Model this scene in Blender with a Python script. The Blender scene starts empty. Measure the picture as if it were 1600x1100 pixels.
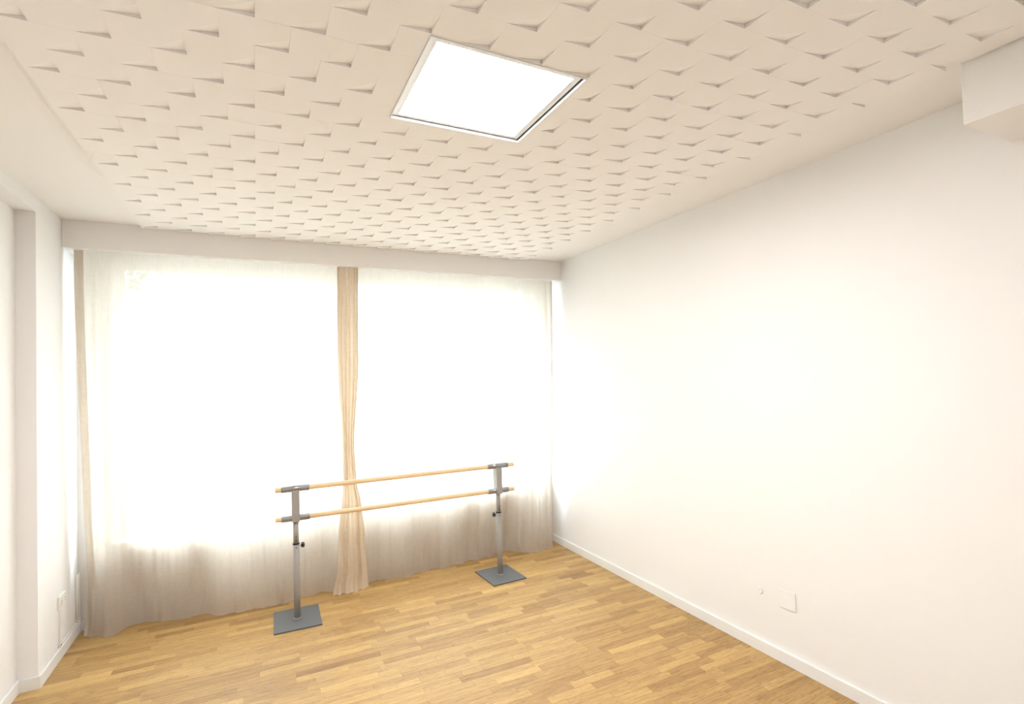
import bpy, bmesh, math, random
from mathutils import Matrix, Vector
random.seed(7)
S = bpy.context.scene
C = S.collection

# ------------------------------------------------------------------ camera
R_ = Vector((0.89595013, -0.44330566, -0.02744922))
U_ = Vector((0.01391852, -0.03374789, 0.99933346))
F_ = Vector((0.44393653, 0.89573499, 0.02406627))
cam = bpy.data.cameras.new('camera')
cam.sensor_width = 36.0
cam.lens = 808.81 / 1600 * 36.0
cam.shift_y = (567.99 - 550) / 1600
cam.clip_start = 0.05
co = bpy.data.objects.new('camera', cam)
co.matrix_world = Matrix(((R_.x, U_.x, -F_.x, 0), (R_.y, U_.y, -F_.y, 0), (R_.z, U_.z, -F_.z, 1.8), (0, 0, 0, 1)))
C.objects.link(co)
S.camera = co

# ------------------------------------------------------------------ world, exposure
w = bpy.data.worlds.new('overcast_sky')
S.world = w
w.use_nodes = True
bg = w.node_tree.nodes['Background']
bg.inputs[0].default_value = (0.82, 0.92, 1.0, 1)
bg.inputs[1].default_value = 13.5
LAMP_STRENGTH = 58.0
vs = S.view_settings
vs.view_transform = 'Standard'
vs.look = 'None'
vs.exposure = 0.26
vs.gamma = 1.0
vs.use_curve_mapping = False

# ------------------------------------------------------------------ room numbers (metres)
XR, XL, XN = 2.879, -1.2005, -1.299      # right wall, left wall, back of the shallow recess
YN = 4.125                               # where the recess ends
YL, YW = 4.598, 4.922                    # beam face, window wall
YB = -0.6                                # wall behind the camera
HC, HT = 2.982, 2.9587                   # plain ceiling, tile faces
HL, HN = 2.784, 2.891                    # underside of beam, top of recess
TA, TB, OX, OY = 0.1067, 0.152, -0.6273, 1.7961   # tile lattice
LX0, LX1, LY0, LY1 = 0.545, 1.185, 1.650, 2.252   # lamp opening
WX0, WX1, WZ0, WZ1 = -1.00, 2.72, 0.60, 2.76      # window opening

# ------------------------------------------------------------------ helpers
def mat(name, color, rough=0.6, metal=0.0, spec=0.5, bump=0.0, bscale=200.0, var=0.0, vscale=3.0):
    m = bpy.data.materials.new(name); m.use_nodes = True
    nt = m.node_tree; b = nt.nodes['Principled BSDF']
    b.inputs['Base Color'].default_value = (*color, 1)
    b.inputs['Roughness'].default_value = rough
    b.inputs['Metallic'].default_value = metal
    b.inputs['Specular IOR Level'].default_value = spec
    geo = nt.nodes.new('ShaderNodeNewGeometry')
    if bump:
        n = nt.nodes.new('ShaderNodeTexNoise'); n.inputs['Scale'].default_value = bscale
        n.inputs['Detail'].default_value = 3
        nt.links.new(geo.outputs['Position'], n.inputs['Vector'])
        bp = nt.nodes.new('ShaderNodeBump'); bp.inputs['Strength'].default_value = bump
        bp.inputs['Distance'].default_value = 0.002
        nt.links.new(n.outputs['Fac'], bp.inputs['Height'])
        nt.links.new(bp.outputs['Normal'], b.inputs['Normal'])
    if var:
        n = nt.nodes.new('ShaderNodeTexNoise'); n.inputs['Scale'].default_value = vscale
        nt.links.new(geo.outputs['Position'], n.inputs['Vector'])
        r = nt.nodes.new('ShaderNodeValToRGB')
        r.color_ramp.elements[0].position = 0.3; r.color_ramp.elements[1].position = 0.7
        r.color_ramp.elements[0].color = (*[c * (1 - var) for c in color], 1)
        r.color_ramp.elements[1].color = (*color, 1)
        nt.links.new(n.outputs['Fac'], r.inputs['Fac'])
        nt.links.new(r.outputs['Color'], b.inputs['Base Color'])
    return m

def box(bm, x0, x1, y0, y1, z0, z1):
    v = [bm.verts.new(q) for q in ((x0, y0, z0), (x1, y0, z0), (x1, y1, z0), (x0, y1, z0),
                                   (x0, y0, z1), (x1, y0, z1), (x1, y1, z1), (x0, y1, z1))]
    for f in ((3, 2, 1, 0), (4, 5, 6, 7), (0, 1, 5, 4), (1, 2, 6, 5), (2, 3, 7, 6), (3, 0, 4, 7)):
        bm.faces.new([v[i] for i in f])

def boxes(*a):
    bm = bmesh.new()
    for q in a: box(bm, *q)
    return bm

def rounded(bm, off, seg=2):
    bmesh.ops.bevel(bm, geom=list(bm.edges), offset=off, segments=seg, profile=0.5, affect='EDGES')
    return bm

def tube(bm, a, b, r, n=24, r2=None, cap=True):
    a = Vector(a); b = Vector(b); d = (b - a).normalized()
    s = Vector((0, 0, 1)) if abs(d.z) < 0.9 else Vector((1, 0, 0))
    p = d.cross(s).normalized(); q = d.cross(p)
    r2 = r if r2 is None else r2
    A = [bm.verts.new(a + (p * math.cos(2 * math.pi * i / n) + q * math.sin(2 * math.pi * i / n)) * r) for i in range(n)]
    B = [bm.verts.new(b + (p * math.cos(2 * math.pi * i / n) + q * math.sin(2 * math.pi * i / n)) * r2) for i in range(n)]
    for i in range(n):
        j = (i + 1) % n
        bm.faces.new((A[i], A[j], B[j], B[i])).smooth = True
    if cap:
        bm.faces.new(A[::-1]); bm.faces.new(B)

def hollow(bm, a, b, r, ri, n=28):
    """a sleeve: outer and inner wall with ring ends"""
    a = Vector(a); b = Vector(b); d = (b - a).normalized()
    s = Vector((0, 0, 1)) if abs(d.z) < 0.9 else Vector((1, 0, 0))
    p = d.cross(s).normalized(); q = d.cross(p)
    rings = []
    for c, rr in ((a, r), (b, r), (b, ri), (a, ri)):
        rings.append([bm.verts.new(c + (p * math.cos(2 * math.pi * i / n) + q * math.sin(2 * math.pi * i / n)) * rr) for i in range(n)])
    for k in range(4):
        A, B = rings[k], rings[(k + 1) % 4]
        for i in range(n):
            j = (i + 1) % n
            bm.faces.new((A[i], A[j], B[j], B[i])).smooth = k in (0, 2)

def obj(name, bm, m, parent=None, label=None, cat=None, group=None, kind=None, loc=None, fix=True):
    if isinstance(bm, bpy.types.Mesh):
        me = bm
    else:
        if fix: bmesh.ops.recalc_face_normals(bm, faces=bm.faces)
        me = bpy.data.meshes.new(name); bm.to_mesh(me); bm.free()
        if m: me.materials.append(m)
    o = bpy.data.objects.new(name, me); C.objects.link(o)
    if loc is not None: o.location = loc
    if parent: o.parent = parent
    if label: o['label'] = label
    if cat: o['category'] = cat
    if group: o['group'] = group
    if kind: o['kind'] = kind
    return o

def thing(name, label, cat, loc=(0, 0, 0), group=None, kind=None):
    o = bpy.data.objects.new(name, None); C.objects.link(o)
    o.location = loc; o['label'] = label; o['category'] = cat
    o.empty_display_size = 0.1
    if group: o['group'] = group
    if kind: o['kind'] = kind
    return o

# ------------------------------------------------------------------ materials
M_wall = mat('white_wall_paint', (0.90, 0.89, 0.89), 0.75, spec=0.25, bump=0.12, bscale=260, var=0.015, vscale=1.3)
M_ceil = mat('ceiling_paint', (0.91, 0.89, 0.875), 0.85, spec=0.2, bump=0.08, bscale=220)
M_tile = mat('foam_ceiling_tile', (0.92, 0.90, 0.885), 0.9, spec=0.15, bump=0.1, bscale=500)
M_base = mat('baseboard_lacquer', (0.86, 0.86, 0.86), 0.4, spec=0.5)
M_frame = mat('window_frame_white', (0.82, 0.82, 0.82), 0.4)
M_plastic = mat('white_plastic', (0.84, 0.82, 0.78), 0.4)
M_plasticd = mat('socket_insert_plastic', (0.72, 0.70, 0.66), 0.4)
M_dark = mat('painted_gap_shade', (0.02, 0.018, 0.016), 0.8)
M_lampf = mat('lamp_frame_white', (0.8, 0.82, 0.84), 0.4)
M_steel = mat('grey_powder_coat', (0.36, 0.345, 0.33), 0.55, metal=0.0, bump=0.05, bscale=900)
M_plate = mat('slate_powder_coat', (0.125, 0.13, 0.14), 0.5, bump=0.1, bscale=900)
M_sleeve = mat('brushed_sleeve_metal', (0.36, 0.36, 0.37), 0.28, metal=0.9)
M_black = mat('black_plastic', (0.012, 0.011, 0.012), 0.4)
M_ground = mat('outdoor_paving', (0.16, 0.16, 0.15), 0.9, var=0.15, vscale=0.7)
M_leaf = mat('tree_leaf', (0.07, 0.12, 0.025), 0.6, var=0.4, vscale=2.0)
M_bark = mat('tree_bark', (0.12, 0.09, 0.06), 0.9, var=0.3, vscale=9)

def wood(name, dark, light, sx, sy, rough, attr=True, along='X'):
    m = bpy.data.materials.new(name); m.use_nodes = True
    nt = m.node_tree; b = nt.nodes['Principled BSDF']; L = nt.links.new; N = nt.nodes.new
    geo = N('ShaderNodeNewGeometry')
    mp = N('ShaderNodeMapping')
    mp.inputs['Scale'].default_value = (sx, sy, sy)
    L(geo.outputs['Position'], mp.inputs['Vector'])
    src = mp.outputs['Vector']
    if attr:
        at = N('ShaderNodeAttribute'); at.attribute_name = 'tint'
        mul = N('ShaderNodeVectorMath'); mul.operation = 'SCALE'; mul.inputs['Scale'].default_value = 37.0
        L(at.outputs['Color'], mul.inputs[0])
        add = N('ShaderNodeVectorMath'); add.operation = 'ADD'
        L(src, add.inputs[0]); L(mul.outputs['Vector'], add.inputs[1]); src = add.outputs['Vector']
    n = N('ShaderNodeTexNoise'); n.inputs['Scale'].default_value = 1.0; n.inputs['Detail'].default_value = 6
    n.inputs['Roughness'].default_value = 0.65; n.inputs['Distortion'].default_value = 0.6
    L(src, n.inputs['Vector'])
    n2 = N('ShaderNodeTexNoise'); n2.inputs['Scale'].default_value = 4.0; n2.inputs['Detail'].default_value = 4
    L(src, n2.inputs['Vector'])
    mx = N('ShaderNodeMath'); mx.operation = 'MULTIPLY_ADD'; mx.inputs[1].default_value = 0.75
    L(n.outputs['Fac'], mx.inputs[0])
    m2 = N('ShaderNodeMath'); m2.operation = 'MULTIPLY'; m2.inputs[1].default_value = 0.5
    L(n2.outputs['Fac'], m2.inputs[0]); L(m2.outputs[0], mx.inputs[2])
    fac = mx.outputs[0]
    if attr:
        mpf = N('ShaderNodeMapping'); mpf.inputs['Scale'].default_value = (6.0, 2.6, 1.0)
        L(src, mpf.inputs['Vector'])
        nf = N('ShaderNodeTexNoise'); nf.inputs['Scale'].default_value = 1.0; nf.inputs['Detail'].default_value = 3
        nf.inputs['Distortion'].default_value = 1.2
        L(mpf.outputs['Vector'], nf.inputs['Vector'])
        rf = N('ShaderNodeMapRange'); rf.inputs[1].default_value = 0.54; rf.inputs[2].default_value = 0.72
        rf.inputs[3].default_value = 0.0; rf.inputs[4].default_value = 0.32
        L(nf.outputs['Fac'], rf.inputs[0])
        sb = N('ShaderNodeMath'); sb.operation = 'SUBTRACT'; L(fac, sb.inputs[0]); L(rf.outputs[0], sb.inputs[1])
        fac = sb.outputs[0]
    if attr:
        sp = N('ShaderNodeSeparateColor'); L(at.outputs['Color'], sp.inputs[0])
        m3 = N('ShaderNodeMath'); m3.operation = 'MULTIPLY_ADD'; m3.inputs[1].default_value = 0.62
        L(sp.outputs[0], m3.inputs[0])
        m4 = N('ShaderNodeMath'); m4.operation = 'SUBTRACT'; m4.inputs[1].default_value = 0.42
        L(fac, m4.inputs[0]); L(m4.outputs[0], m3.inputs[2]); fac = m3.outputs[0]
    r = N('ShaderNodeValToRGB')
    r.color_ramp.elements[0].position = 0.1; r.color_ramp.elements[0].color = (*dark, 1)
    r.color_ramp.elements[1].position = 0.85; r.color_ramp.elements[1].color = (*light, 1)
    L(fac, r.inputs['Fac']); L(r.outputs['Color'], b.inputs['Base Color'])
    b.inputs['Roughness'].default_value = rough
    b.inputs['Specular IOR Level'].default_value = 0.4
    bp = N('ShaderNodeBump'); bp.inputs['Strength'].default_value = 0.08; bp.inputs['Distance'].default_value = 0.001
    L(n2.outputs['Fac'], bp.inputs['Height']); L(bp.outputs['Normal'], b.inputs['Normal'])
    return m
M_oak = wood('oak_parquet', (0.24, 0.118, 0.034), (0.64, 0.42, 0.165), 3.0, 60.0, 0.42)
M_beech = wood('beech_bar', (0.74, 0.50, 0.27), (0.90, 0.68, 0.43), 2.0, 60.0, 0.4, attr=False)

def linen(name, color, transp, transl):
    m = bpy.data.materials.new(name); m.use_nodes = True
    nt = m.node_tree; nt.nodes.clear(); L = nt.links.new; N = nt.nodes.new
    out = N('ShaderNodeOutputMaterial')
    tc = N('ShaderNodeNewGeometry')
    def thread(sc):
        mp = N('ShaderNodeMapping'); mp.inputs['Scale'].default_value = sc
        L(tc.outputs['Position'], mp.inputs['Vector'])
        n = N('ShaderNodeTexNoise'); n.inputs['Scale'].default_value = 1; n.inputs['Detail'].default_value = 4
        L(mp.outputs['Vector'], n.inputs['Vector']); return n.outputs['Fac']
    a = thread((260, 260, 9)); c = thread((14, 14, 300))
    mul = N('ShaderNodeMath'); mul.operation = 'ADD'; L(a, mul.inputs[0]); L(c, mul.inputs[1])
    ramp = N('ShaderNodeValToRGB')
    ramp.color_ramp.elements[0].position = 0.35; ramp.color_ramp.elements[0].color = (*[k * 0.87 for k in color], 1)
    ramp.color_ramp.elements[1].position = 0.65; ramp.color_ramp.elements[1].color = (*color, 1)
    half = N('ShaderNodeMath'); half.operation = 'MULTIPLY'; half.inputs[1].default_value = 0.5
    L(mul.outputs[0], half.inputs[0]); L(half.outputs[0], ramp.inputs['Fac'])
    bp = N('ShaderNodeBump'); bp.inputs['Strength'].default_value = 0.35; bp.inputs['Distance'].default_value = 0.002
    L(half.outputs[0], bp.inputs['Height'])
    d = N('ShaderNodeBsdfDiffuse'); t = N('ShaderNodeBsdfTranslucent'); tr = N('ShaderNodeBsdfTransparent')
    L(ramp.outputs['Color'], d.inputs['Color']); L(ramp.outputs['Color'], t.inputs['Color'])
    L(bp.outputs['Normal'], d.inputs['Normal'])
    m1 = N('ShaderNodeMixShader'); m1.inputs[0].default_value = transl
    L(d.outputs[0], m1.inputs[1]); L(t.outputs[0], m1.inputs[2])
    m2 = N('ShaderNodeMixShader'); m2.inputs[0].default_value = transp
    L(m1.outputs[0], m2.inputs[1]); L(tr.outputs[0], m2.inputs[2])
    L(m2.outputs[0], out.inputs['Surface'])
    return m
M_sheer = linen('sheer_linen', (0.71, 0.63, 0.54), 0.15, 0.54)
M_hem = linen('doubled_linen', (0.74, 0.65, 0.55), 0.06, 0.36)
M_dense = linen('gathered_linen', (0.76, 0.63, 0.48), 0.02, 0.22)

def glass():
    m = bpy.data.materials.new('window_glass'); m.use_nodes = True
    nt = m.node_tree; nt.nodes.clear(); L = nt.links.new; N = nt.nodes.new
    out = N('ShaderNodeOutputMaterial'); g = N('ShaderNodeBsdfGlossy'); t = N('ShaderNodeBsdfTransparent')
    g.inputs['Roughness'].default_value = 0.02; t.inputs['Color'].default_value = (0.96, 0.98, 0.97, 1)
    mx = N('ShaderNodeMixShader'); mx.inputs[0].default_value = 0.06
    L(t.outputs[0], mx.inputs[1]); L(g.outputs[0], mx.inputs[2]); L(mx.outputs[0], out.inputs['Surface'])
    return m
M_glass = glass()

def emitter(name, col, st):
    m = bpy.data.materials.new(name); m.use_nodes = True
    b = m.node_tree.nodes['Principled BSDF']
    b.inputs['Base Color'].default_value = (0.9, 0.9, 0.9, 1)
    b.inputs['Emission Color'].default_value = (*col, 1)
    b.inputs['Emission Strength'].default_value = st
    return m
M_light = emitter('lamp_diffuser', (1.0, 0.985, 0.97), LAMP_STRENGTH)

# ------------------------------------------------------------------ the shell
T = 0.2
obj('wall_right', boxes((XR, XR + T, YB - T, YW + 0.25, -0.05, 3.2)), M_wall,
    label='long plain white wall on the right side of the room', cat='wall', kind='structure')
bm = boxes((XL - T, XL, YN, YW + 0.25, -0.05, 3.2), (XN - T, XN, YB - T, YN, -0.05, 3.2), (XN, XL, YB - T, YN, HN, 3.2))
obj('wall_left', bm, M_wall, label='white wall on the left with a shallow tall recess', cat='wall', kind='structure')
obj('wall_back', boxes((XN - T, XR + T, YB - T, YB, -0.05, 3.2)), M_wall,
    label='plain white wall behind the viewer facing the windows', cat='wall', kind='structure')
bm = boxes((XL, WX0, YW, YW + 0.25, -0.05, 3.2), (WX1, XR, YW, YW + 0.25, -0.05, 3.2),
           (WX0, WX1, YW, YW + 0.25, -0.05, WZ0), (WX0, WX1, YW, YW + 0.25, WZ1, 3.2))
obj('wall_front', bm, M_wall, label='white window wall behind the sheer curtains', cat='wall', kind='structure')
obj('trim_1', rounded(boxes((XL, XR, YL, YW, HL, HC + 0.1)), 0.003, 1), M_ceil,
    label='plain off-white boxed beam running above the curtains', cat='beam', kind='structure')
obj('trim_2', rounded(boxes((2.479, XR, YB, 0.994, 2.728, HC + 0.1)), 0.003, 1), M_ceil,
    label='white boxed duct under the ceiling at the upper right corner', cat='duct', kind='structure')

# ceiling slab with a well for the recessed lamp
bm = boxes((XN - T, LX0, YB - T, YW + 0.25, HC, HC + 0.12), (LX1, XR + T, YB - T, YW + 0.25, HC, HC + 0.12),
           (LX0, LX1, YB - T, LY0, HC, HC + 0.12), (LX0, LX1, LY1, YW + 0.25, HC, HC + 0.12),
           (LX0 - .1, LX1 + .1, LY0 - .1, LY1 + .1, HC + 0.12, HC + 0.14))
ceiling = obj('ceiling', bm, M_ceil, label='off-white ceiling with a field of staggered relief tiles', cat='ceiling', kind='structure')

# ---- relief tiles: each a block whose far right corner folds up and leaves a wedge-shaped step
GAP = 0.00015
XT0, XT1 = OX - TA, OX + 29 * TA
def tile_geom(bm, x0, x1, y0, y1, lift, fx, fy, cx=0.0, cy=0.0):
    """cell corner (x1,y1) lifted; returns verts relative to cx,cy; z relative to HT"""
    g = GAP
    x0 += g; x1 -= g; y0 += g; y1 -= g
    top = HC - HT + 0.001
    ex = x1 - fx; fyy = y1 - fy
    if lift > 0 and ex > x0 + 1e-4 and fyy > y0 + 1e-4:
        ring = [(x0, y0, 0), (x1, y0, 0), (x1, fyy, 0), (x1, y1, lift), (ex, y1, 0), (x0, y1, 0)]
        lo = [bm.verts.new((a - cx, b - cy, c)) for a, b, c in ring]
        up = [bm.verts.new((a - cx, b - cy, top)) for a, b, c in ring]
        bm.faces.new([lo[i] for i in (5, 4, 2, 1, 0)]); bm.faces.new([lo[i] for i in (4, 3, 2)])
    else:
        ring = [(x0, y0, 0), (x1, y0, 0), (x1, y1, min(lift, .011)), (x0, y1, 0)]
        lo = [bm.verts.new((a - cx, b - cy, c)) for a, b, c in ring]
        up = [bm.verts.new((a - cx, b - cy, top)) for a, b, c in ring]
        bm.faces.new([lo[i] for i in (3, 2, 0)]); bm.faces.new([lo[i] for i in (2, 1, 0)])
    n = len(ring)
    for i in range(n):
        j = (i + 1) % n
        bm.faces.new((lo[i], lo[j], up[j], up[i]))

variants = []
for k in range(8):
    b = bmesh.new()
    tile_geom(b, -2 * TA, 0, -TB, 0, random.uniform(.013, .0175), random.uniform(.095, .12), random.uniform(.075, .095))
    bmesh.ops.recalc_face_normals(b, faces=b.faces)
    me = bpy.data.meshes.new('ceiling_tile'); b.to_mesh(me); b.free(); me.materials.append(M_tile)
    variants.append(me)

def campx(P):
    d = Vector(P) - Vector((0, 0, 1.8)); z = d.dot(F_)
    if z < 0.05: return None
    return (800 + 808.8 * d.dot(R_) / z, 568 - 808.8 * d.dot(U_) / z, z)
def in_view(P, m=20):
    q = campx(P)
    return q is not None and -m < q[0] < 1600 + m and -m < q[1] < 1100 + m

cells = []
for j in range(-22, 20):
    y1 = OY + TB * j; y0 = y1 - TB
    yy1 = min(y1, YL - 0.001)
    if y0 >= YL - 0.002: continue
    for i in range(-1, 31):
        if (i + j) % 2: continue
        px = OX + TA * i
        x0 = max(px - 2 * TA, XT0); x1 = min(px, XT1)
        if x1 - x0 < 0.02: continue
        if y0 < 0.994 and x1 > 2.479:      # under the duct
            if x0 > 2.4: continue
            x1 = 2.478
        full = abs(x1 - x0 - 2 * TA) < 1e-4 and yy1 == y1
        hole = not (x1 <= LX0 or x0 >= LX1 or yy1 <= LY0 or y0 >= LY1)
        cells.append((x0, x1, y0, yy1, px, y1, full, hole))
def vis(c):
    q = [campx((x, y, HT)) for x in (c[0], c[1]) for y in (c[2], c[3])]
    if any(k is None for k in q): return 0
    if not any(in_view((x, y, HT), 0) for x in (c[0], c[1]) for y in (c[2], c[3])): return 0
    return (c[1] - c[0]) * (c[3] - c[2]) / (q[0][2] ** 3)
cells.sort(key=vis, reverse=True)
stuff = bmesh.new()
def cell_pieces(bm, c, cx, cy, lift, z=0.0):
    x0, x1, y0, y1, px, py, full, hole = c
    if not hole:
        ok = abs(x1 - px) < 1e-4 and abs(y1 - py) < 1e-4
        tile_geom(bm, x0, x1, y0, y1, lift if ok else (.011 if y1 > YL - .01 else 0.0), .11 if x1 - x0 > .15 else .092, .085, cx, cy)
        return
    rects = []
    if x0 < LX0: rects.append((x0, LX0, y0, y1))
    if x1 > LX1: rects.append((LX1, x1, y0, y1))
    a, b = max(x0, LX0), min(x1, LX1)
    if y0 < LY0: rects.append((a, b, y0, LY0))
    if y1 > LY1: rects.append((a, b, LY1, y1))
    for r in rects:
        if r[1] - r[0] < .004 or r[3] - r[2] < .004: continue
        ok = abs(r[1] - px) < 1e-4 and abs(r[3] - py) < 1e-4
        tile_geom(bm, *r, lift if ok else .0, min(.11, (r[1] - r[0]) * .6), min(.085, (r[3] - r[2]) * .6), cx, cy)
made = 0
for c in cells:
    x0, x1, y0, y1, px, py, full, hole = c
    if made < 300 and vis(c) > 0:
        if full and not hole:
            o = bpy.data.objects.new('ceiling_tile', variants[random.randrange(8)]); C.objects.link(o)
            o.location = (px, py, HT + random.uniform(-.0002, .0002)); o.parent = ceiling; made += 1
        else:
            b = bmesh.new(); cell_pieces(b, c, x1, y1, random.uniform(.013, .0175))
            if len(b.faces) == 0: b.free(); continue
            obj('ceiling_tile', b, M_tile, ceiling, loc=(x1, y1, HT + random.uniform(-.0002, .0002))); made += 1
    else:
        cell_pieces(stuff, c, 0, 0, random.uniform(.013, .0175))
obj('distant_ceiling_tiles', stuff, M_tile, ceiling, kind='stuff', loc=(0, 0, HT))

# ---- parquet
floor = obj('floor', boxes((XN, XR, YB, YW, -0.05, -0.010)), M_oak,
            label='oak strip parquet floor in warm honey tones', cat='floor', kind='structure')
SW = 0.0605
BT_ = 0.016
planks = []
nrow = int((YW - YB) / SW) + 1
for r in range(nrow):
    y1 = YW - r * SW; y0 = max(y1 - SW, YB)
    x = XN - random.uniform(0, .4)
    while x < XR:
        ln = random.choice((.24, .30, .34, .38, .42, .46, .52)) * random.uniform(.92, 1.08)
        a, b = max(x, XN), min(x + ln, XR)
        x += ln
        if b - a > .01:
            if y0 > YN - BT_:
                if b < XL + .01: continue
                a = max(a, XL)
            planks.append((a, b, y0, y1))
def pvis(q):
    c = campx(((q[0] + q[1]) / 2, (q[2] + q[3]) / 2, 0))
    if c is None: return 0
    if not any(in_view((x, y, 0), 0) for x in (q[0], (q[0] + q[1]) / 2, q[1]) for y in (q[2], q[3])): return 0
    return (q[1] - q[0]) * (q[3] - q[2]) / c[2] ** 3
planks.sort(key=pvis, reverse=True)
def tintv():
    t = random.gauss(.52, .14)
    if random.random() < .08: t -= .20
    if random.random() < .07: t += .2
    return min(1, max(0, t))
def plank_bm(bm, q, cx, cy):
    lay = bm.loops.layers.float_color.get('tint') or bm.loops.layers.float_color.new('tint')
    n0 = len(bm.faces)
    g = .0004; dz = random.uniform(-.0002, .0002)
    box(bm, q[0] + g - cx, q[1] - g - cx, q[2] + g - cy, q[3] - g - cy, -0.0095, dz)
    bm.faces.ensure_lookup_table()
    col = (tintv(), random.random(), random.random(), 1)
    for f in bm.faces[n0:]:
        for l in f.loops: l[lay] = col
rest = bmesh.new()
for k, q in enumerate(planks):
    if k < 300:
        b = bmesh.new(); cx, cy = (q[0] + q[1]) / 2, (q[2] + q[3]) / 2
        plank_bm(b, q, cx, cy); obj('parquet_strip', b, M_oak, floor, loc=(cx, cy, 0))
    else:
        plank_bm(rest, q, 0, 0)
obj('distant_parquet_strips', rest, M_oak, floor, kind='stuff')

# ---- baseboards
BH, BT = 0.076, 0.016
def skirting(name, label, *bx):
    bm = boxes(*bx)
    tops = [e for e in bm.edges if all(v.co.z > BH - .001 for v in e.verts)]
    bmesh.ops.bevel(bm, geom=tops, offset=.006, segments=3, profile=.5, affect='EDGES')
    return obj(name, bm, M_base, label=label, cat='baseboard', kind='structure')
skirting('baseboard_right', 'white baseboard along the long right wall', (XR - BT, XR, YB, YW, 0.0005, BH))
skirting('baseboard_left', 'white baseboard stepping around the recess of the left wall',
         (XL, XL + BT, YN - BT, YW - BT, 0.0005, BH), (XN, XL, YN - BT, YN, 0.0005, BH), (XN, XN + BT, YB, YN - BT, 0.0005, BH))
skirting('baseboard_front', 'white baseboard under the windows behind the curtains', (XL + BT, XR - BT, YW - BT, YW, 0.0005, BH))

# ---- windows
def window(name, label, x0, x1):
    t = thing(name, label, 'window', ((x0 + x1) / 2, YW + .12, WZ0), kind='structure')
    ox, oy, oz = t.location
    def part(n, m, *bx, bev=.004):
        b = boxes(*[(a - ox, b_ - ox, c - oy, d - oy, e - oz, f - oz) for a, b_, c, d, e, f in bx])
        if bev: rounded(b, bev, 1)
        return obj(n, b, m, t)
    fw = .085; y0, y1 = YW + .085, YW + .155
    part('frame_jamb', M_frame, (x0, x0 + fw, y0, y1, WZ0, WZ1)); part('frame_jamb', M_frame, (x1 - fw, x1, y0, y1, WZ0, WZ1))
    part('frame_rail', M_frame, (x0 + fw, x1 - fw, y0, y1, WZ1 - .035, WZ1)); part('frame_rail', M_frame, (x0 + fw, x1 - fw, y0, y1, WZ0, WZ0 + .06))
    part('pane', M_glass, (x0 + fw, x1 - fw, YW + .116, YW + .124, WZ0 + .06, WZ1 - .035), bev=0)
    return t
XM = 0.74
window('window_1', 'wide window behind the left sheer curtain', WX0, XM)
window('window_2', 'wide window behind the right sheer curtain', XM, WX1)
obj('trim_3', rounded(boxes((WX0 + .001, WX1 - .001, YW - .065, YW + .085, WZ0, WZ0 + .022)), .004, 2), M_frame,
    label='white window sill board behind the curtains', cat='window sill', kind='structure')

# ------------------------------------------------------------------ outside
obj('ground', boxes((-30, 30, YW + .25, 60, -.35, -.25)), M_ground, label='pale paved ground outside the windows', cat='ground', kind='structure')
def tree(label, x, y, z0, rx, rz, nleaf):
    t = thing('tree', label, 'tree', (x, y, -.25), group='trees outside the windows')
    b = bmesh.new(); tube(b, (0, 0, 0), (0.05, 0, z0 + 1.0), .16, 12, .09)
    for k in range(9):
        a = random.uniform(0, 6.28); h = z0 + random.uniform(.2, 1.0)
        tube(b, (0.03, 0, h), (math.cos(a) * rx * .7, math.sin(a) * rx * .6, h + random.uniform(.5, 1.6)), .05, 8, .015)
    obj('trunk', b, M_bark, t)
    b = bmesh.new()
    for k in range(nleaf):
        while True:
            p = Vector((random.uniform(-1, 1), random.uniform(-1, 1), random.uniform(-1, 1)))
            if .35 < p.length < 1: break
        c = Vector((p.x * rx, p.y * rx, z0 + rz + .2 + p.z * rz + .25 * math.sin(p.x * 9)))
        s = random.uniform(.05, .11)
        u = Vector((random.gauss(0, 1), random.gauss(0, 1), random.gauss(0, .6))).normalized()
        v = u.cross(Vector((random.gauss(0, 1), random.gauss(0, 1), random.gauss(0, 1)))).normalized()
        q = [c - u * s, c + v * s * .5, c + u * s, c - v * s * .5]
        b.faces.new([bm_v for bm_v in [b.verts.new(k_) for k_ in q]])
    obj('foliage', b, M_leaf, t, kind='stuff', fix=False)
tree('leafy tree outside, glimpsed at the top left of the left window', -2.9, 12.5, 3.75, 1.7, 1.6, 5000)
tree('leafy tree outside, glimpsed at the top of the right window', 7.9, 12.5, 4.0, 3.8, 1.8, 9000)

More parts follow.
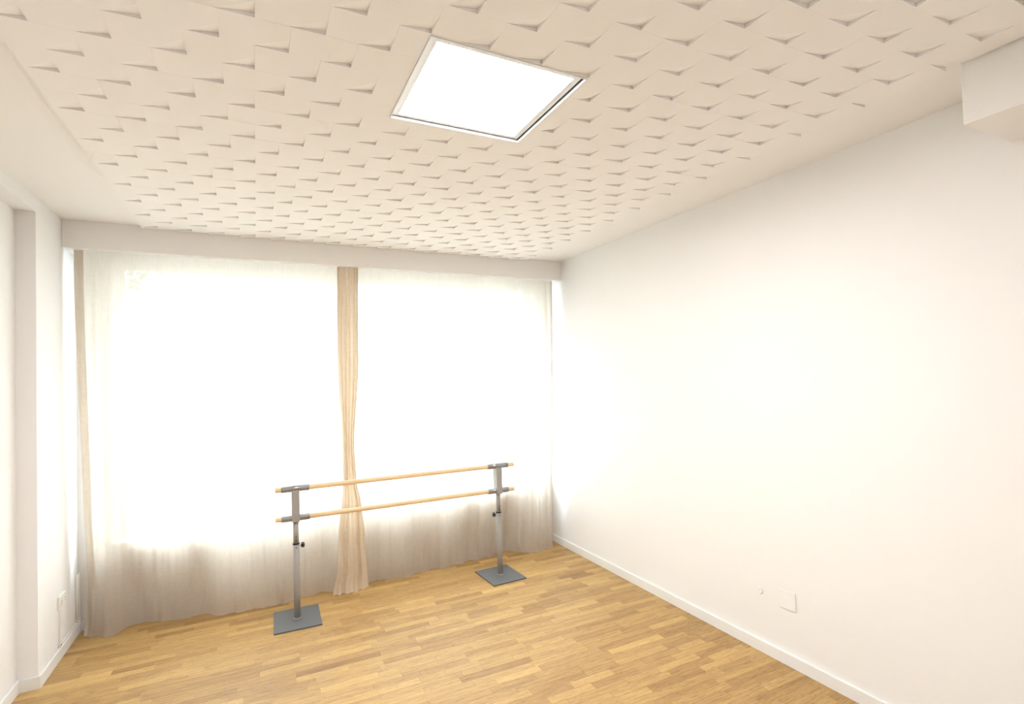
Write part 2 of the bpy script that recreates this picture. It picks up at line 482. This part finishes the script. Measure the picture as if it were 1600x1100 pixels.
# ------------------------------------------------------------------ curtains
def lerp(pts, x):
    if x <= pts[0][0]: return pts[0][1]
    for (a, b), (c, d) in zip(pts, pts[1:]):
        if x <= c:
            t = (x - a) / (c - a); t = t * t * (3 - 2 * t)
            return b + (d - b) * t
    return pts[-1][1]
def curtain(name, label, m, left, right, hem, base, nx, nz, amp_top, amp_low, waves, group=None, deep=None, hems=(), yoff=0.0, parent=None):
    """left/right: (z, x) profiles of the two edges; hem: (x, y) line of the cloth at the floor"""
    bm = bmesh.new(); grid = []
    ztop = HL - .001
    for k in range(nz + 1):
        s = k / nz
        row = []
        t = 1 - (1 - s) ** 1.0
        for i in range(nx + 1):
            u = i / nx
            z = ztop * (1 - t)
            drop = 1 - z / ztop
            x = lerp(left, z) + (lerp(right, z) - lerp(left, z)) * u
            hy = lerp(hem, x)
            y = base + (hy - base) * drop ** 1.9
            amp = amp_top + (amp_low - amp_top) * drop ** 0.8
            f = 0
            for (wl, ph, a, dr) in waves:
                f += a * math.sin(2 * math.pi * (x + dr * drop) / wl + ph)
            y += amp * f
            if deep: y += deep(u, drop)
            # the last hand's breadth bends forward and rests on the floor
            if drop > .965:
                q = (drop - .965) / .035
                y -= .036 * q * q * (1 + .5 * math.sin(x * 11) + .25 * math.sin(x * 37)); z = max(.002, z + .002 + .004 * math.sin(x * 23) ** 2)
            y = max(YL + .012 if drop < .05 else YL - .06, min(y, YW - BT - .004))
            row.append(bm.verts.new((x, y + yoff, z)))
        grid.append(row)
    for k in range(nz):
        for i in range(nx):
            bm.faces.new((grid[k][i], grid[k + 1][i], grid[k + 1][i + 1], grid[k][i + 1])).smooth = True
    o = obj(name, bm, m, parent, label=label, cat=None if parent else 'curtain', group=group, fix=False)
    for side, wd in hems:      # doubled fabric along a side edge
        l2 = left if side == 'L' else [(z, x - wd) for z, x in right]
        r2 = right if side == 'R' else [(z, x + wd) for z, x in left]
        curtain('side_hem', None, M_hem, l2, r2, hem, base, 10, nz, amp_top, amp_low, waves, None, None, (), -.0025, o)
    return o

wv = [(.43, .6, .65, .05), (.23, 2.0, .35, -.08), (.085, 1.0, .10, .03), (.047, .3, .05, 0.0)]
wv2 = [(.47, 2.6, .65, -.05), (.19, 1.0, .30, .06), (.071, 2.0, .10, -.03), (.043, .9, .05, 0.0)]
curtain('curtain', 'wide sheer linen curtain covering the left window', M_sheer,
        [(0, -1.140), (.35, -1.115), (1.0, -1.125), (HL, -1.148)], [(0, .62), (1.0, .68), (HL, .70)],
        [(-1.14, 4.84), (-1.06, 4.80), (-.945, 4.765), (-.806, 4.845), (-.5, 4.80), (-.114, 4.69), (.068, 4.665), (.16, 4.72), (.22, 4.745), (.45, 4.725), (.62, 4.735)],
        4.652, 340, 90, .006, .040, wv, 'sheer window curtains', hems=[('L', .055)])
curtain('curtain', 'wide sheer linen curtain covering the right window', M_sheer,
        [(0, .80), (1.0, .76), (HL, .76)], [(0, 2.739), (.6, 2.742), (1.4, 2.775), (HL, 2.796)],
        [(.76, 4.735), (1.0, 4.755), (1.55, 4.775), (2.0, 4.83), (2.289, 4.88), (2.42, 4.76), (2.58, 4.72), (2.739, 4.693)],
        4.652, 360, 90, .006, .036, wv2, 'sheer window curtains', hems=[('R', .014)])
def pleat(u, drop):
    return (.012 * math.sin(u * 2 * math.pi * 4.4 + 1.2 * math.sin(drop * 3)) + .004 * math.sin(u * 41 + drop * 4)) * (.9 + .3 * drop)
curtain('gathered_curtain', 'narrow tan curtain bunched into a strip between the two sheer curtains', M_dense,
        [(0, .555), (.2, .60), (.47, .612), (.9, .655), (1.22, .658), (2.0, .632), (HL, .640)],
        [(0, .855), (.45, .834), (.7, .810), (.95, .765), (1.22, .752), (2.0, .803), (HL, .815)],
        [(.555, 4.650), (.62, 4.64), (.70, 4.655), (.85, 4.675)],
        4.625, 80, 70, .002, .003, [(.05, 0, .6, 0.02), (.023, 1, .4, -.01)], None, pleat)

# ------------------------------------------------------------------ ballet barre
BX0, BX1, BY = 0.258, 1.957, 4.305
Z1, Z2 = 0.988, 0.766
barre = thing('ballet_barre', 'freestanding grey metal ballet barre with two pale wooden bars', 'ballet barre', ((BX0 + BX1) / 2, BY, 0))
cx = (BX0 + BX1) / 2
for k, X in enumerate((BX0, BX1)):
    x = X - cx; inward = 1 if k == 0 else -1
    b = rounded(boxes((-.163, .163, -.193, .193, 0, .011)), .0025, 2)
    rot = Matrix.Rotation(math.radians(-1.5 if k == 0 else 2.6), 4, 'Z')
    bmesh.ops.transform(b, matrix=Matrix.Translation((x, 0, 0.0004)) @ rot, verts=b.verts)
    obj('base_plate', b, M_plate, barre)
    b = bmesh.new(); tube(b, (x, 0, .011), (x, 0, .572), .0235, 32)
    pole = obj('lower_pole', b, M_steel, barre)
    b = bmesh.new(); tube(b, (x, 0, .011), (x, 0, .018), .031, 32, .026); obj('weld_ring', b, M_steel, pole)
    b = bmesh.new(); tube(b, (x, 0, .5725), (x, 0, Z2 - .02), .0195, 32)
    up = obj('upper_pole', b, M_steel, barre)
    for zz in (.60, .625):
        b = bmesh.new(); tube(b, (x, -.0190, zz), (x, -.0200, zz), .0042, 12)
        obj('pin_hole', b, M_black, up)
    b = bmesh.new(); tube(b, (x, -.0230, .543), (x, -.0240, .543), .0045, 12); obj('pin_hole', b, M_black, pole)
    b = bmesh.new(); hollow(b, (x, 0, .566), (x, 0, .576), .0255, .0197); obj('collar', b, M_black, barre)
    # clamping knob on its screw, pointing inwards
    b = bmesh.new(); tube(b, (x + inward * .022, 0, .553), (x + inward * .036, 0, .553), .005, 12)
    screw = obj('clamp_screw', b, M_sleeve, barre)
    b = bmesh.new(); n = 40; rings = []
    for xx, sc in ((.034, .45), (.038, .9), (.044, 1.0), (.052, 1.0), (.058, .8), (.060, .4)):
        rings.append([b.verts.new((x + inward * xx, sc * (.0185 + .003 * math.cos(5 * a)) * math.cos(a), .553 + sc * (.0185 + .003 * math.cos(5 * a)) * math.sin(a)))
                      for a in [2 * math.pi * i / n for i in range(n)]])
    for A, B in zip(rings, rings[1:]):
        for i in range(n): b.faces.new((A[i], A[(i + 1) % n], B[(i + 1) % n], B[i])).smooth = True
    b.faces.new(rings[0]); b.faces.new(rings[-1])
    obj('clamp_knob', b, M_black, screw)
    # rectangular head that carries both bars
    b = rounded(boxes((x - .027, x + .027, -.040, .040, Z2 - .026, Z1 - .012)), .004, 2)
    obj('head_bracket', b, M_steel, barre)
    for zz in (Z1, Z2):
        b = bmesh.new(); hollow(b, (x - .099, 0, zz), (x + .099, 0, zz), .0245, .0192)
        obj('bar_sleeve', b, M_sleeve, barre)
for zz in (Z1, Z2):
    b = bmesh.new(); tube(b, (.117 - cx, 0, zz), (2.117 - cx, 0, zz), .019, 28)
    ends = [e for e in b.edges if len([f for f in e.link_faces if len(f.verts) > 4]) == 1]
    bmesh.ops.bevel(b, geom=ends, offset=.003, segments=2, profile=.5, affect='EDGES')
    obj('wooden_bar', b, M_beech, barre)

# ------------------------------------------------------------------ recessed ceiling lamp
lx, ly = (LX0 + LX1) / 2, (LY0 + LY1) / 2
lamp = thing('ceiling_light', 'square white LED panel light recessed in the tiled ceiling', 'ceiling light', (lx, ly, HT))
hx, hy = (LX1 - LX0) / 2, (LY1 - LY0) / 2
def ring(ix, iy, ox_, oy_, z0, z1):
    return boxes((-ox_, ox_, -oy_, -iy, z0, z1), (-ox_, ox_, iy, oy_, z0, z1), (-ox_, -ix, -iy, iy, z0, z1), (ix, ox_, -iy, iy, z0, z1))
g = .0006
obj('trim_ring', ring(hx - .006, hy - .006, hx - g, hy - g, -.004, .05), M_lampf, lamp)
obj('gap_shade_strip', ring(hx - .022, hy - .016, hx - .0065, hy - .0065, .0085, .053), M_dark, lamp)  # solid near-black strip filling the gap; the gap's shade is put into its colour
PO = -.005
def shifted(b):
    bmesh.ops.translate(b, vec=(PO, 0, 0), verts=b.verts); return b
pf = obj('panel_frame', shifted(ring(hx - .040, hy - .034, hx - .0125, hy - .0165, .006, .05)), M_lampf, lamp)
obj('diffuser', shifted(boxes((-hx + .0405, hx - .0405, -hy + .0345, hy - .0345, .009, .05))), M_light, lamp, label='glowing white diffuser panel')

# ------------------------------------------------------------------ wall details
sock = thing('power_socket', 'white double power socket above the cable duct on the left wall', 'socket', (XL, 4.528, .37))
b = rounded(boxes((0.0003, .016, -.066, .066, -.045, .045)), .004, 2); obj('housing', b, M_plastic, sock)
for yy in (-.033, .033):
    b = bmesh.new(); hollow(b, (.0145, yy, 0), (.0185, yy, 0), .026, .020); ins = obj('socket_ring', b, M_plastic, sock)
    b = bmesh.new(); tube(b, (.012, yy, 0), (.0170, yy, 0), .0198, 24); obj('socket_insert', b, M_plasticd, ins)
    for dz in (-.008, .008):
        b = bmesh.new(); tube(b, (.0168, yy, dz), (.0175, yy, dz), .003, 10); obj('socket_hole', b, M_black, ins)
duct = thing('cable_duct', 'white cable duct running down from the socket and along the baseboard', 'cable duct', (XL, 4.50, BH))
obj('vertical_run', rounded(boxes((.0003, .011, -.010, .010, .003, .2478)), .002, 1), M_plastic, duct)
obj('horizontal_run', rounded(boxes((.0003, .012, -.014, YW - 4.50 - .002, .0006, .020)), .002, 1), M_plastic, duct)
obj('end_cap', rounded(boxes((.0003, .014, -.026, -.0145, .0006, .022)), .002, 1), M_plasticd, duct)
b = bmesh.new(); tube(b, (.0115, -.004, .012), (.0135, -.004, .012), .0055, 12); obj('duct_screw', b, M_black, duct)
for k, (yy, lab) in enumerate(((4.845, 'thin white pipe rising in the left corner, the one nearer the socket'), (4.892, 'thin white pipe rising in the left corner, the one beside the window wall'))):
    p = thing('wall_pipe', lab, 'pipe', (XL + .010, yy, BH + .0205), group='pipes in the window corner')
    b = bmesh.new(); tube(b, (0, 0, 0), (0, 0, .34), .0055, 16); obj('pipe_run', b, M_plastic, p)
    b = bmesh.new(); hollow(b, (0, 0, .0), (0, 0, .016), .008, .0057); obj('pipe_collar', b, M_plasticd, p)

cov = thing('cover_plate', 'small square blank cover painted white low on the right wall', 'cover plate', (XR, 2.125, .392))
obj('plate', rounded(boxes((-.006, -.0003, -.056, .056, -.056, .056)), .002, 2), M_wall, cov)
b = bmesh.new(); tube(b, (-.0062, 0, 0), (-.0058, 0, 0), .004, 12); obj('screw_cap', b, M_wall, cov)
cap = thing('wall_plug', 'tiny round white plug on the right wall beside the square cover', 'wall plug', (XR, 2.318, .385))
b = bmesh.new(); tube(b, (-.0003, 0, 0), (-.007, 0, 0), .024, 28, .020); obj('plug_cap', b, M_wall, cap)
